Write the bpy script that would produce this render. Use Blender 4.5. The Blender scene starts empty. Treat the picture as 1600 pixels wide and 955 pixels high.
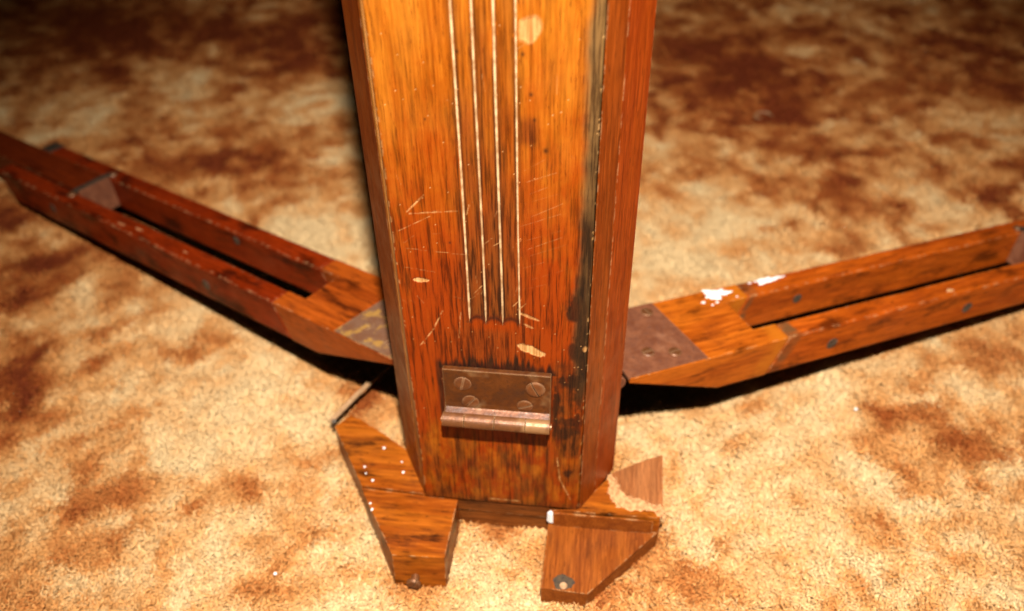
import bpy, bmesh, math, random
import numpy as np
from mathutils import Vector, Matrix

random.seed(4); rng = np.random.default_rng(11)
SC = bpy.context.scene
COL = SC.collection

# ------------------------------------------------------------------ camera
THETA = math.radians(40.0); ROLL = math.radians(1.1834)
CAM = Vector((0.00929, -0.34240, 0.47935))
fwd = Vector((0, math.cos(THETA), -math.sin(THETA)))
right0 = Vector((1, 0, 0)); down0 = fwd.cross(right0)
right = right0 * math.cos(ROLL) + down0 * math.sin(ROLL)
down = -right0 * math.sin(ROLL) + down0 * math.cos(ROLL)
cd = bpy.data.cameras.new('camera'); cam = bpy.data.objects.new('camera', cd); COL.objects.link(cam)
m3 = Matrix((right, -down, -fwd)).transposed()
cam.matrix_world = Matrix.Translation(CAM) @ m3.to_4x4()
cd.sensor_fit = 'HORIZONTAL'; cd.sensor_width = 36.0; cd.lens = 30.167
cd.clip_start = 0.01; cd.clip_end = 50
cd.dof.use_dof = True; cd.dof.focus_distance = 0.43; cd.dof.aperture_fstop = 5.4
SC.camera = cam

# ------------------------------------------------------------------ world + flash
wd = bpy.data.worlds.new('World'); SC.world = wd; wd.use_nodes = True
bg = wd.node_tree.nodes['Background']
bg.inputs[0].default_value = (1.0, 0.72, 0.45, 1); bg.inputs[1].default_value = 0.012
ld = bpy.data.lights.new('camera_flash', 'SPOT'); flash = bpy.data.objects.new('camera_flash', ld); COL.objects.link(flash)
ld.energy = 142.0; ld.color = (1.0, 0.93, 0.82); ld.shadow_soft_size = 0.016
ld.spot_size = math.radians(77); ld.spot_blend = 1.0
fpos = CAM - fwd * 0.40 - down * 0.30 + right * 0.032
aim = Vector((0.07, 0.13, 0.02))
flash.location = fpos
flash.rotation_euler = (aim - fpos).to_track_quat('-Z', 'Y').to_euler()
SC.view_settings.view_transform = 'Standard'; SC.view_settings.look = 'None'
SC.view_settings.exposure = 0.0; SC.view_settings.gamma = 1.0
SC.view_settings.use_curve_mapping = False
SC.cycles.max_bounces = 5; SC.cycles.diffuse_bounces = 1; SC.cycles.glossy_bounces = 2
SC.cycles.caustics_reflective = False; SC.cycles.caustics_refractive = False

# ------------------------------------------------------------------ numpy noise
def vnoise(x, y, seed):
    xi = np.floor(x).astype(np.int64); yi = np.floor(y).astype(np.int64)
    fx = x - xi; fy = y - yi
    fx = fx * fx * (3 - 2 * fx); fy = fy * fy * (3 - 2 * fy)
    def h(a, b):
        n = (a * 374761393 + b * 668265263 + seed * 974634777) & 0x7fffffff
        n = ((n ^ (n >> 13)) * 1274126177) & 0x7fffffff
        return ((n ^ (n >> 16)) & 0xffff) / 65535.0
    a = h(xi, yi); b = h(xi + 1, yi); c = h(xi, yi + 1); d = h(xi + 1, yi + 1)
    return (a * (1 - fx) + b * fx) * (1 - fy) + (c * (1 - fx) + d * fx) * fy
def fbm(x, y, seed, oct=4, gain=0.5):
    s = 0; a = 1; t = 0
    for i in range(oct):
        s = s + a * vnoise(x * 2 ** i + 17.3 * i, y * 2 ** i - 9.1 * i, seed + i * 7); t += a; a *= gain
    return s / t
def sstep(a, b, x):
    t = np.clip((x - a) / (b - a), 0, 1); return t * t * (3 - 2 * t)

# ------------------------------------------------------------------ materials
class NT:
    def __init__(s, name):
        s.mat = bpy.data.materials.new(name); s.mat.use_nodes = True
        s.t = s.mat.node_tree; s.t.nodes.clear()
        s.out = s.t.nodes.new('ShaderNodeOutputMaterial')
        s.b = s.t.nodes.new('ShaderNodeBsdfPrincipled')
        s.t.links.new(s.b.outputs[0], s.out.inputs[0])
    def n(s, typ, **kw):
        nd = s.t.nodes.new(typ)
        for k, v in kw.items(): setattr(nd, k, v)
        return nd
    def put(s, sock, v):
        if v is None: return
        if hasattr(v, 'links') or isinstance(v, bpy.types.NodeSocket): s.t.links.new(v, sock)
        else: sock.default_value = v
    def math(s, op, a, b=None, c=None, clamp=False):
        nd = s.n('ShaderNodeMath', operation=op); nd.use_clamp = clamp
        for i, v in enumerate((a, b, c)): s.put(nd.inputs[i], v)
        return nd.outputs[0]
    def mix(s, f, a, b, mode='MIX'):
        nd = s.n('ShaderNodeMix', data_type='RGBA', blend_type=mode)
        s.put(nd.inputs[0], f)
        for i, v in ((6, a), (7, b)):
            if isinstance(v, tuple): v = (*v, 1) if len(v) == 3 else v
            s.put(nd.inputs[i], v)
        return nd.outputs[2]
    def rng(s, v, a, b, c=0.0, d=1.0, smooth=True):
        nd = s.n('ShaderNodeMapRange', interpolation_type='SMOOTHSTEP' if smooth else 'LINEAR')
        s.put(nd.inputs[0], v)
        for i, q in enumerate((a, b, c, d)): nd.inputs[i + 1].default_value = q
        return nd.outputs[0]
    def noise(s, vec, scale, detail=3, rough=0.55, dist=0.0):
        nd = s.n('ShaderNodeTexNoise'); s.put(nd.inputs['Vector'], vec)
        nd.inputs['Scale'].default_value = scale; nd.inputs['Detail'].default_value = detail
        nd.inputs['Roughness'].default_value = rough; nd.inputs['Distortion'].default_value = dist
        return nd.outputs[0]
    def map(s, vec, scale, loc=(0, 0, 0)):
        nd = s.n('ShaderNodeMapping'); s.put(nd.inputs[0], vec)
        nd.inputs['Scale'].default_value = scale; nd.inputs['Location'].default_value = loc
        return nd.outputs[0]
    def bump(s, h, strength, dist):
        nd = s.n('ShaderNodeBump'); s.put(nd.inputs['Height'], h)
        nd.inputs['Strength'].default_value = strength; nd.inputs['Distance'].default_value = dist
        s.t.links.new(nd.outputs[0], s.b.inputs['Normal'])

def wood(name, axis, light, mid, dark, seed=0.0, paint=False, stain=0.5, wear=0.6, rough=0.36, cover=None, wearcol=(0.55, 0.34, 0.16), grainscale=1.0):
    m = NT(name)
    tc = m.n('ShaderNodeTexCoord'); P = tc.outputs['Object']
    def st(cross, along):
        v = [cross * grainscale] * 3; v[axis] = along
        return m.map(P, tuple(v), (seed, seed * 1.7, seed * 0.6))
    warp = m.noise(m.map(P, (1, 1, 1), (seed, 0, 0)), 14, 2)
    fine = m.noise(st(820, 42), 1.0, 4, 0.60)
    band = m.noise(st(130, 7), 1.0, 4, 0.6, 0.6)
    pore = m.noise(st(1500, 110), 1.0, 2, 0.6)
    blot = m.noise(m.map(P, (1, 1, 1), (seed * 3, 2, 5)), 42, 5, 0.62)
    st2 = [55, 55, 55]; st2[axis] = 17
    stn = m.noise(m.map(P, tuple(st2), (seed * 2.1, 4, 1)), 1.0, 5, 0.65)
    c = m.mix(m.rng(band, 0.36, 0.66), mid, light)
    c = m.mix(m.math('MULTIPLY', m.rng(fine, 0.49, 0.70), 0.58), c, dark)
    c = m.mix(m.math('MULTIPLY', m.rng(fine, 0.50, 0.32), 0.50), c, tuple(min(1, x * 1.5 + 0.002) for x in light))
    c = m.mix(m.math('MULTIPLY', m.rng(pore, 0.60, 0.70), 0.65), c, tuple(x * 0.35 for x in dark))
    c = m.mix(m.math('MULTIPLY', m.rng(stn, 0.60 - 0.10 * stain, 0.74 - 0.10 * stain), stain), c, tuple(x * 0.35 for x in dark))
    c = m.mix(m.math('MULTIPLY', m.rng(blot, 0.55, 0.75), stain * 0.5), c, dark)
    ro = m.rng(blot, 0.3, 0.7, rough - 0.08, rough + 0.16)
    if cover:                                    # dull residue left round an old joint, a band across x
        x0, slope, hw, ccol = cover
        sep = m.n('ShaderNodeSeparateXYZ'); m.put(sep.inputs[0], P)
        q = m.math('SUBTRACT', sep.outputs[0], m.math('MULTIPLY', sep.outputs[2], slope))
        q = m.math('ABSOLUTE', m.math('SUBTRACT', q, x0))
        q = m.math('ADD', q, m.math('MULTIPLY', m.math('SUBTRACT', blot, 0.5), 0.03))
        c = m.mix(m.math('MULTIPLY', m.rng(q, hw * 1.5, hw * 0.3), m.rng(stn, 0.62, 0.42, 0.25, 0.85)), c, ccol)
    if wear > 0:
        bv = m.n('ShaderNodeBevel', samples=4); bv.inputs[0].default_value = 0.0013
        gm = m.n('ShaderNodeNewGeometry')
        dp = m.n('ShaderNodeVectorMath', operation='DOT_PRODUCT')
        m.put(dp.inputs[0], bv.outputs[0]); m.put(dp.inputs[1], gm.outputs['True Normal'])
        wn = m.noise(P, 170, 4, 0.65)
        wm = m.math('MULTIPLY', m.rng(dp.outputs['Value'], 0.992, 0.93), m.rng(wn, 0.47, 0.62))
        c = m.mix(m.math('MULTIPLY', wm, wear), c, wearcol)
        wm2 = m.math('MULTIPLY', m.rng(dp.outputs['Value'], 0.992, 0.93), m.rng(wn, 0.47, 0.36))
        c = m.mix(m.math('MULTIPLY', wm2, wear * 0.8), c, tuple(x * 0.3 for x in dark))
    if paint:
        at = m.n('ShaderNodeAttribute', attribute_name='paint')
        sp = m.n('ShaderNodeSeparateColor'); m.put(sp.inputs[0], at.outputs['Color'])
        at2 = m.n('ShaderNodeAttribute', attribute_name='paint2')
        sp2 = m.n('ShaderNodeSeparateColor'); m.put(sp2.inputs[0], at2.outputs['Color'])
        red = m.mix(m.rng(fine, 0.44, 0.68), (0.215, 0.025, 0.0010), (0.060, 0.0065, 0.0005))
        c = m.mix(sp.outputs[2], c, red)
        brn = m.mix(m.rng(fine, 0.40, 0.62), (0.135, 0.032, 0.005), (0.026, 0.007, 0.002))
        c = m.mix(sp2.outputs[0], c, brn)
        gry = m.mix(m.rng(fine, 0.42, 0.62), (0.135, 0.072, 0.024), (0.040, 0.020, 0.007))
        c = m.mix(sp2.outputs[1], c, gry)
        dk = m.mix(m.rng(pore, 0.4, 0.6), (0.008, 0.004, 0.003), (0.024, 0.009, 0.004))
        c = m.mix(sp.outputs[0], c, dk)
        pl = m.mix(m.rng(fine, 0.35, 0.65), (0.56, 0.31, 0.12), (0.34, 0.15, 0.042))
        c = m.mix(sp.outputs[1], c, pl)
        ro = m.math('ADD', ro, m.math('MULTIPLY', sp.outputs[1], 0.3))
    m.put(m.b.inputs['Base Color'], c)
    m.put(m.b.inputs['Roughness'], ro)
    m.b.inputs['Specular IOR Level'].default_value = 0.13
    h = m.math('ADD', m.math('MULTIPLY', fine, 0.7), m.math('MULTIPLY', pore, 0.5))
    h = m.math('ADD', h, m.math('MULTIPLY', blot, 0.8))
    m.bump(h, 0.22, 0.0005)
    return m.mat

def metal(name, base, rust, bright, amt=0.5, rough=0.42, metallic=0.65, seed=0.0, flake=None):
    m = NT(name); P = m.n('ShaderNodeTexCoord').outputs['Object']
    P = m.map(P, (1, 1, 1), (seed, seed, 0))
    a = m.noise(P, 95, 6, 0.65); b = m.noise(P, 420, 4, 0.6); d = m.noise(P, 40, 3)
    c = m.mix(m.rng(a, 0.5 - 0.3 * amt, 0.75 - 0.2 * amt), base, rust)
    c = m.mix(m.math('MULTIPLY', m.rng(b, 0.58, 0.72), 0.6), c, tuple(x * 0.3 for x in rust))
    c = m.mix(m.math('MULTIPLY', m.rng(d, 0.56, 0.68), 0.5), c, bright)
    met = m.rng(a, 0.45, 0.65, metallic, metallic * 0.35)
    if flake:
        fl = m.rng(m.noise(m.map(P, (1, 1, 1), (3, 1, 7)), 85, 6, 0.68), 0.50, 0.60)
        c = m.mix(fl, c, flake); met = m.math('MULTIPLY', met, m.math('SUBTRACT', 1.0, fl))
    bv = m.n('ShaderNodeBevel', samples=4); bv.inputs[0].default_value = 0.0008
    gm = m.n('ShaderNodeNewGeometry'); dp = m.n('ShaderNodeVectorMath', operation='DOT_PRODUCT')
    m.put(dp.inputs[0], bv.outputs[0]); m.put(dp.inputs[1], gm.outputs['True Normal'])
    c = m.mix(m.math('MULTIPLY', m.rng(dp.outputs['Value'], 0.99, 0.92), 0.75), c, bright)
    m.put(m.b.inputs['Base Color'], c); m.put(m.b.inputs['Metallic'], met)
    m.put(m.b.inputs['Roughness'], m.rng(b, 0.3, 0.7, rough - 0.1, rough + 0.15))
    m.bump(m.math('ADD', a, m.math('MULTIPLY', b, 0.5)), 0.35, 0.0006)
    return m.mat

def plain(name, col, var, rough=0.7, scale=300):
    m = NT(name); P = m.n('ShaderNodeTexCoord').outputs['Object']
    a = m.noise(P, scale, 4)
    m.put(m.b.inputs['Base Color'], m.mix(m.rng(a, 0.35, 0.65), col, var))
    m.b.inputs['Roughness'].default_value = rough
    m.bump(a, 0.4, 0.0005)
    return m.mat

AMB = (0.305, 0.098, 0.007); AMBM = (0.25, 0.062, 0.003); AMBD = (0.11, 0.022, 0.0015)
M = {}
M['panel'] = wood('varnished_oak_front', 2, AMB, AMBM, AMBD, 0.3, paint=True, stain=0.12, wear=0.25)
M['body'] = wood('varnished_oak_side', 2, (0.24, 0.046, 0.004), (0.175, 0.028, 0.002), (0.055, 0.008, 0.001), 1.3, stain=0.25, wear=0.35)
M['post'] = wood('red_varnished_post', 2, (0.26, 0.040, 0.003), (0.20, 0.026, 0.002), (0.085, 0.010, 0.001), 2.1, stain=0.2, wear=0.4)
M['base'] = wood('base_wood', 0, (0.18, 0.048, 0.008), (0.10, 0.025, 0.005), (0.03, 0.009, 0.003), 3.2, stain=0.6, wear=0.6)
M['foot'] = wood('foot_wood', 0, (0.27, 0.068, 0.005), (0.20, 0.040, 0.003), (0.06, 0.012, 0.002), 4.4, stain=0.95, wear=0.55, grainscale=0.45)
M['footb'] = wood('dull_foot_wood', 1, (0.23, 0.058, 0.007), (0.165, 0.036, 0.004), (0.07, 0.014, 0.002), 5.4, stain=0.35, wear=0.55, rough=0.5)
M['veneer'] = wood('torn_veneer_wood', 1, (0.27, 0.095, 0.030), (0.21, 0.066, 0.019), (0.10, 0.030, 0.010), 6.4, stain=0.3, wear=0.5, rough=0.55)
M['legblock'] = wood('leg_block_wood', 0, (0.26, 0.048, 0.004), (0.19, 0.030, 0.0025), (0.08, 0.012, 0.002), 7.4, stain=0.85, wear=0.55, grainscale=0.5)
M['rail'] = wood('leg_rail_wood_dimmed', 0, (0.165, 0.015, 0.001), (0.12, 0.010, 0.0007), (0.05, 0.005, 0.0005), 8.4, stain=0.85, wear=0.5, grainscale=0.5)  # left rails: colour lowered to paint in the weaker flash light
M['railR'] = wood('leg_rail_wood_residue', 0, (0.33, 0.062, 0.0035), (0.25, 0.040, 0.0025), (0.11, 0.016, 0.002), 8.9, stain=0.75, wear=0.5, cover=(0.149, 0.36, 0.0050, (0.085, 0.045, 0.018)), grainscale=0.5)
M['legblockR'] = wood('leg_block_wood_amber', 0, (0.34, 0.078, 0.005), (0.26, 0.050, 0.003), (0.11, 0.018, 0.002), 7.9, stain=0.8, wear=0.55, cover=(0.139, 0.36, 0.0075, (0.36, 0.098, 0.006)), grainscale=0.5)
M['insert'] = wood('leg_insert_wood', 0, (0.11, 0.013, 0.001), (0.08, 0.009, 0.001), (0.035, 0.004, 0.001), 9.4, stain=0.5, wear=0.4)
M['fillet'] = plain('pale_worn_fillet', (0.55, 0.36, 0.19), (0.30, 0.16, 0.07), 0.40, 160)
M['hinge'] = metal('old_brass_hinge', (0.115, 0.032, 0.005), (0.050, 0.012, 0.002), (0.30, 0.18, 0.085), 0.5, 0.40, 0.40, 0.0)
M['knuckle'] = metal('copper_brown_knuckle', (0.17, 0.064, 0.022), (0.09, 0.028, 0.008), (0.36, 0.20, 0.085), 0.4, 0.42, 0.4, 2.0)
M['screw'] = metal('tarnished_screw', (0.165, 0.055, 0.016), (0.09, 0.026, 0.008), (0.36, 0.21, 0.11), 0.4, 0.40, 0.45, 5.0)
M['leafR'] = metal('rusty_brown_plate', (0.20, 0.066, 0.028), (0.11, 0.030, 0.011), (0.29, 0.12, 0.06), 0.5, 0.6, 0.25, 7.0)
M['leafL'] = metal('flaking_painted_plate', (0.17, 0.080, 0.045), (0.13, 0.05, 0.022), (0.30, 0.19, 0.10), 0.4, 0.55, 0.25, 9.0, flake=(0.26, 0.13, 0.028))
M['steel'] = metal('grey_steel', (0.065, 0.048, 0.034), (0.06, 0.028, 0.014), (0.16, 0.13, 0.10), 0.3, 0.45, 0.6, 4.0)
M['paint'] = plain('white_paint', (0.82, 0.80, 0.80), (0.70, 0.68, 0.68), 0.55, 500)
M['raw'] = plain('raw_torn_wood', (0.50, 0.27, 0.115), (0.33, 0.14, 0.05), 0.8, 420)
M['tan'] = plain('weathered_tan_strip', (0.42, 0.25, 0.13), (0.28, 0.15, 0.07), 0.6, 300)
M['dirt'] = plain('dark_hole_stain', (0.03, 0.018, 0.010), (0.06, 0.035, 0.015), 0.8, 400)

# ------------------------------------------------------------------ mesh helpers (coordinates in millimetres)
def mesh_obj(name, bm, mat, parent=None, smooth=False, scale=0.001):
    bmesh.ops.recalc_face_normals(bm, faces=bm.faces)
    for v in bm.verts: v.co *= scale
    me = bpy.data.meshes.new(name); bm.to_mesh(me); bm.free()
    if smooth: me.polygons.foreach_set('use_smooth', [True] * len(me.polygons))
    me.materials.append(M[mat])
    o = bpy.data.objects.new(name, me); COL.objects.link(o)
    if parent: o.parent = parent
    return o
def bevel(bm, w, seg=2, ang=0.5):
    es = [e for e in bm.edges if len(e.link_faces) == 2 and e.calc_face_angle(0) > ang]
    bmesh.ops.bevel(bm, geom=es, offset=w, segments=seg, profile=0.6, affect='EDGES', clamp_overlap=True)
def prism(pts, z0, z1, bm=None):
    bm = bm or bmesh.new()
    a = [bm.verts.new((x, y, z0)) for x, y in pts]; b = [bm.verts.new((x, y, z1)) for x, y in pts]
    n = len(pts)
    bm.faces.new(a[::-1]); bm.faces.new(b)
    for i in range(n): bm.faces.new((a[i], a[(i + 1) % n], b[(i + 1) % n], b[i]))
    return bm
def box(x0, x1, y0, y1, z0, z1, bm=None):
    return prism([(x0, y0), (x1, y0), (x1, y1), (x0, y1)], z0, z1, bm)
def cyl(p, q, r, seg=20, bm=None, cap=True):
    bm = bm or bmesh.new(); p = Vector(p); q = Vector(q); d = (q - p)
    mt = Matrix.Translation((p + q) / 2) @ d.to_track_quat('Z', 'Y').to_matrix().to_4x4()
    bmesh.ops.create_cone(bm, cap_ends=cap, segments=seg, radius1=r, radius2=r, depth=d.length, matrix=mt)
    return bm
def screw_bm(r, h=0.9, ang=0.0, slot=0.8):
    """slotted domed screw head, axis +Z, base at z=0"""
    bm = bmesh.new(); n = 28
    prof = [(r, -0.4), (r, h * 0.35), (r * 0.86, h * 0.8), (r * 0.55, h)]
    rings = [[bm.verts.new((a * math.cos(t), a * math.sin(t), z)) for t in [2 * math.pi * i / n for i in range(n)]] for a, z in prof]
    for k in range(len(rings) - 1):
        for i in range(n): bm.faces.new((rings[k][i], rings[k][(i + 1) % n], rings[k + 1][(i + 1) % n], rings[k + 1][i]))
    bm.faces.new(rings[-1])
    # slot: two half tops are kept, a groove is cut across
    for sgn in (1, -1):
        bmesh.ops.bisect_plane(bm, geom=bm.verts[:] + bm.edges[:] + bm.faces[:], plane_co=(0, sgn * slot / 2, 0), plane_no=(0, sgn, 0))
    for v in bm.verts:
        if abs(v.co.y) <= slot / 2 + 1e-4 and v.co.z > h * 0.3: v.co.z -= 0.0
    fs = [f for f in bm.faces if abs(f.calc_center_median().y) < slot / 2 - 1e-4 and f.calc_center_median().z > h * 0.5]
    r0 = bmesh.ops.extrude_face_region(bm, geom=fs)
    for e in r0['geom']:
        if isinstance(e, bmesh.types.BMVert): e.co.z -= h * 0.75
    bmesh.ops.delete(bm, geom=fs, context='FACES')
    bmesh.ops.rotate(bm, verts=bm.verts, cent=(0, 0, 0), matrix=Matrix.Rotation(ang, 3, 'Z'))
    return bm
def splat(cx, cy, z, rx, ry, seed, h=0.5, rag=0.35, n=40, bm=None, spikes=0):
    """flat ragged blob"""
    bm = bm or bmesh.new(); r = random.Random(seed)
    ph = [r.uniform(0, 6.28) for _ in range(6)]
    c = bm.verts.new((cx, cy, z + h)); ring = []; low = []
    for i in range(n):
        t = 2 * math.pi * i / n
        k = 1 + rag * (0.5 * math.sin(3 * t + ph[0]) + 0.35 * math.sin(5 * t + ph[1]) + 0.3 * math.sin(9 * t + ph[2])) + r.uniform(-rag, rag) * 0.3
        ring.append(bm.verts.new((cx + rx * k * 0.86 * math.cos(t), cy + ry * k * 0.86 * math.sin(t), z + h * 0.75)))
        low.append(bm.verts.new((cx + rx * k * math.cos(t), cy + ry * k * math.sin(t), z)))
    for i in range(n):
        j = (i + 1) % n
        bm.faces.new((c, ring[i], ring[j])); bm.faces.new((ring[i], low[i], low[j], ring[j]))
    return bm

# ================================================================== carpet (setting)
def carpet_shade(x, y):
    """x,y in mm in the stand's frame: 0 pale sand ... 1 dark rust, from the dye, plus far darkening partly for weaker flash"""
    wx = x + 60 * (fbm(x / 70, y / 70, 51, 3) - 0.5); wy = y + 60 * (fbm(x / 70, y / 70, 77, 3) - 0.5)
    big = fbm(wx / 190, wy / 190, 3, 4, 0.55)
    midn = fbm(wx / 40, wy / 40, 9, 4, 0.68)
    fine = fbm(x / 9 + 2 * (midn - .5), y / 9, 15, 3, 0.6)
    clump = fbm(wx / 17, wy / 17, 23, 3, 0.6)
    s = 0.34 + (0.35 + 0.2 * sstep(50, 300, y)) * (big - 0.5) + (0.72 + 0.25 * sstep(50, 350, y)) * (midn - 0.5) + 1.0 * (clump - 0.5) + 0.32 * (fine - 0.5) + 0.17 * sstep(250, 850, y)  # last term darkens the far carpet, partly painting in flash falloff
    blobs = [(-420, 95, 60, .45), (-468, 230, 70, .40), (-540, 300, 90, .38), (-373, 456, 95, .36), (-377, 774, 150, .45), (-620, 760, 160, .3),
             (204, 720, 110, .42), (256, 600, 70, .45), (300, 505, 60, .35), (480, 785, 130, .3), (311, 432, 40, .35), (455, 483, 80, .38), (118, -10, 34, .42),
             (271, 136, 24, .25), (-123, 95, 22, .30), (-169, 35, 18, .25), (170, 850, 140, .4), (365, 110, 55, .2), (-760, 850, 200, .3),
             (640, 900, 200, .25), (-280, 400, 50, .3), (-150, 40, 16, .2), (400, 620, 90, .2), (350, 380, 45, .25), (60, -60, 25, .2),
             (123, 315, 75, -.42), (181, 396, 65, -.32), (-323, 602, 70, -.35), (-497, 660, 80, -.25), (-200, 320, 45, -.35), (1, -23, 45, -.35),
             (170, 64, 75, -.38), (-196, 99, 70, -.28), (-408, 543, 60, -.25), (-86, -47, 60, -.25), (353, 690, 80, -.3), (-204, 0, 80, -.3), (250, 190, 60, -.22),
             (-260, 200, 80, -.22), (-330, 330, 60, -.15), (260, 20, 60, -.1)]
    for bx, by, r, a in blobs:
        d = np.hypot(wx - bx, wy - by) / r
        s = s + (a if a > 0 else 0.55 * a) * np.exp(-d * d * 1.3)
    return np.clip(s, 0, 1)
YAW = math.radians(-7.8125)
def to_world(x, y):
    c, s = math.cos(YAW), math.sin(YAW)
    return x * c - y * s, x * s + y * c

gx0, gx1, gy0, gy1 = -1250, 1000, -420, 1500
nx, ny = 226, 193
gx = np.linspace(gx0, gx1, nx); gy = np.linspace(gy0, gy1, ny)
GX, GY = np.meshgrid(gx, gy); WXg, WYg = to_world(GX, GY)
vs = np.stack([WXg.ravel() / 1000, WYg.ravel() / 1000, np.full(GX.size, -0.0052)], 1)
idx = np.arange(nx * ny).reshape(ny, nx)
quads = np.stack([idx[:-1, :-1], idx[:-1, 1:], idx[1:, 1:], idx[1:, :-1]], -1).reshape(-1, 4)
cme = bpy.data.meshes.new('carpet'); cme.from_pydata(vs.tolist(), [], quads.tolist())
ca = cme.attributes.new('shade', 'FLOAT', 'POINT'); ca.data.foreach_set('value', carpet_shade(GX.ravel(), GY.ravel()).astype(np.float32))
carpet = bpy.data.objects.new('carpet', cme); COL.objects.link(carpet); carpet['kind'] = 'structure'

def carpet_mat(name, attr_type, backing=False):
    m = NT(name)
    at = m.n('ShaderNodeAttribute', attribute_name='shade', attribute_type=attr_type)
    cr = m.n('ShaderNodeValToRGB'); m.put(cr.inputs[0], at.outputs['Fac'])
    e = cr.color_ramp.elements
    e[0].position = 0.0; e[0].color = (0.81, 0.585, 0.315, 1)
    e[1].position = 1.0; e[1].color = (0.17, 0.026, 0.003, 1)
    for p, c in ((0.22, (0.775, 0.475, 0.215, 1)), (0.42, (0.68, 0.325, 0.105, 1)), (0.60, (0.49, 0.175, 0.042, 1)), (0.8, (0.33, 0.078, 0.011, 1))):
        q = e.new(p); q.color = c
    c = cr.outputs[0]
    if not backing:
        a2 = m.n('ShaderNodeAttribute', attribute_name='tone', attribute_type=attr_type)
        c = m.mix(1.0, c, m.mix(a2.outputs['Fac'], (0.90, 0.86, 0.82), (1.07, 1.06, 1.05)), 'MULTIPLY')
    else:
        c = m.mix(1.0, c, (0.95, 0.9, 0.86), 'MULTIPLY')
    m.put(m.b.inputs['Base Color'], c)
    m.b.inputs['Roughness'].default_value = 0.75
    m.b.inputs['Specular IOR Level'].default_value = 0.25
    m.b.inputs['Sheen Weight'].default_value = 0.0
    return m.mat
cme.materials.append(carpet_mat('carpet_backing', 'GEOMETRY', True))
M['yarn'] = carpet_mat('carpet_yarn', 'INSTANCER')

def tuft(seed):
    r = random.Random(seed); bm = bmesh.new()
    for k in range(9):
        a = r.uniform(0, 6.28); rad = r.uniform(0, 1.7)
        p = Vector((rad * math.cos(a), rad * math.sin(a), 0))
        hd = r.uniform(0, 6.28); curl = r.uniform(-1.3, 1.3); lean = r.uniform(0.05, 0.45)
        pts = [p.copy()]
        for s in range(5):
            lean += r.uniform(0.12, 0.42); hd += curl * 0.7
            p = p + Vector((math.sin(lean) * math.cos(hd), math.sin(lean) * math.sin(hd), math.cos(lean))) * 2.0
            pts.append(p.copy())
        w = r.uniform(0.24, 0.42)
        prev = None
        for i, q in enumerate(pts):
            d = (pts[min(i + 1, 5)] - pts[max(i - 1, 0)]).normalized()
            u = d.orthogonal().normalized(); v = d.cross(u)
            ww = w * (1.0 if i < 5 else 0.45)
            ring = [bm.verts.new(q + (u * math.cos(t) + v * math.sin(t)) * ww) for t in (0, 2.094, 4.189)]
            if prev:
                for j in range(3): bm.faces.new((prev[j], prev[(j + 1) % 3], ring[(j + 1) % 3], ring[j]))
            prev = ring
        bm.faces.new(prev)
    for v in bm.verts: v.co *= 0.001
    bmesh.ops.recalc_face_normals(bm, faces=bm.faces)
    me = bpy.data.meshes.new('tuft'); bm.to_mesh(me); bm.free()
    me.polygons.foreach_set('use_smooth', [True] * len(me.polygons))
    me.materials.append(M['yarn'])
    return bpy.data.objects.new('tuft', me)

# tuft roots: jittered rows, over what the photograph shows and a margin
sp = 2.45
xs = np.arange(-1120, 880, sp); ys = np.arange(-190, 1300, sp)
TX, TY = np.meshgrid(xs, ys); TX = TX.ravel() + rng.uniform(-1.3, 1.3, TX.size); TY = TY.ravel() + rng.uniform(-1.3, 1.3, TY.size)
lim0 = -330 - 0.66 * (TY + 96) - 40; lim1 = 360 + 0.36 * (TY + 96) + 60
keep = (TX > lim0) & (TX < lim1)
far = np.clip((TY - 250) / 700, 0, 1)
keep &= rng.random(TX.size) > far * 0.55                   # thinner where it is far and out of focus
TX = TX[keep]; TY = TY[keep]; NP = TX.size
shade = carpet_shade(TX, TY) + rng.normal(0, 0.03, NP)
tone = np.clip(0.15 + 0.75 * fbm(TX / 6.5, TY / 6.5, 31, 3, 0.6) + rng.normal(0, 0.14, NP), 0, 1)
nap = fbm(TX / 26, TY / 26, 41, 3) * 4 * math.pi
til = 0.05 + 0.75 * fbm(TX / 17, TY / 17, 43, 3)
rx = til * np.cos(nap); ry = til * np.sin(nap); rz = rng.uniform(0, 6.283, NP)
scl = (0.74 + 0.5 * fbm(TX / 14, TY / 14, 61, 3)) * rng.uniform(0.88, 1.14, NP) * (1 + 0.2 * np.clip((TY - 250) / 700, 0, 1))
wx, wy = to_world(TX, TY)
pm = bpy.data.meshes.new('carpet_pile'); pm.vertices.add(NP)
pm.vertices.foreach_set('co', np.stack([wx / 1000, wy / 1000, np.full(NP, -0.0083)], 1).ravel().astype(np.float32))
def fattr(n, v): a = pm.attributes.new(n, 'FLOAT', 'POINT'); a.data.foreach_set('value', v.astype(np.float32))
fattr('shade', np.clip(shade, 0, 1)); fattr('tone', tone); fattr('scl', scl)
fattr('pick', rng.integers(0, 4, NP).astype(np.float32))
va = pm.attributes.new('rot', 'FLOAT_VECTOR', 'POINT'); va.data.foreach_set('vector', np.stack([rx, ry, rz], 1).ravel().astype(np.float32))
pile = bpy.data.objects.new('carpet_pile', pm); COL.objects.link(pile); pile.parent = carpet; pile['kind'] = 'stuff'
pm.materials.append(M['yarn'])
ng = bpy.data.node_groups.new('pile_tufts', 'GeometryNodeTree')
ng.interface.new_socket('Geometry', in_out='INPUT', socket_type='NodeSocketGeometry')
ng.interface.new_socket('Geometry', in_out='OUTPUT', socket_type='NodeSocketGeometry')
N = ng.nodes; Lk = ng.links
gi = N.new('NodeGroupInput'); go = N.new('NodeGroupOutput')
mp = N.new('GeometryNodeMeshToPoints'); Lk.new(gi.outputs[0], mp.inputs[0])
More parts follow.
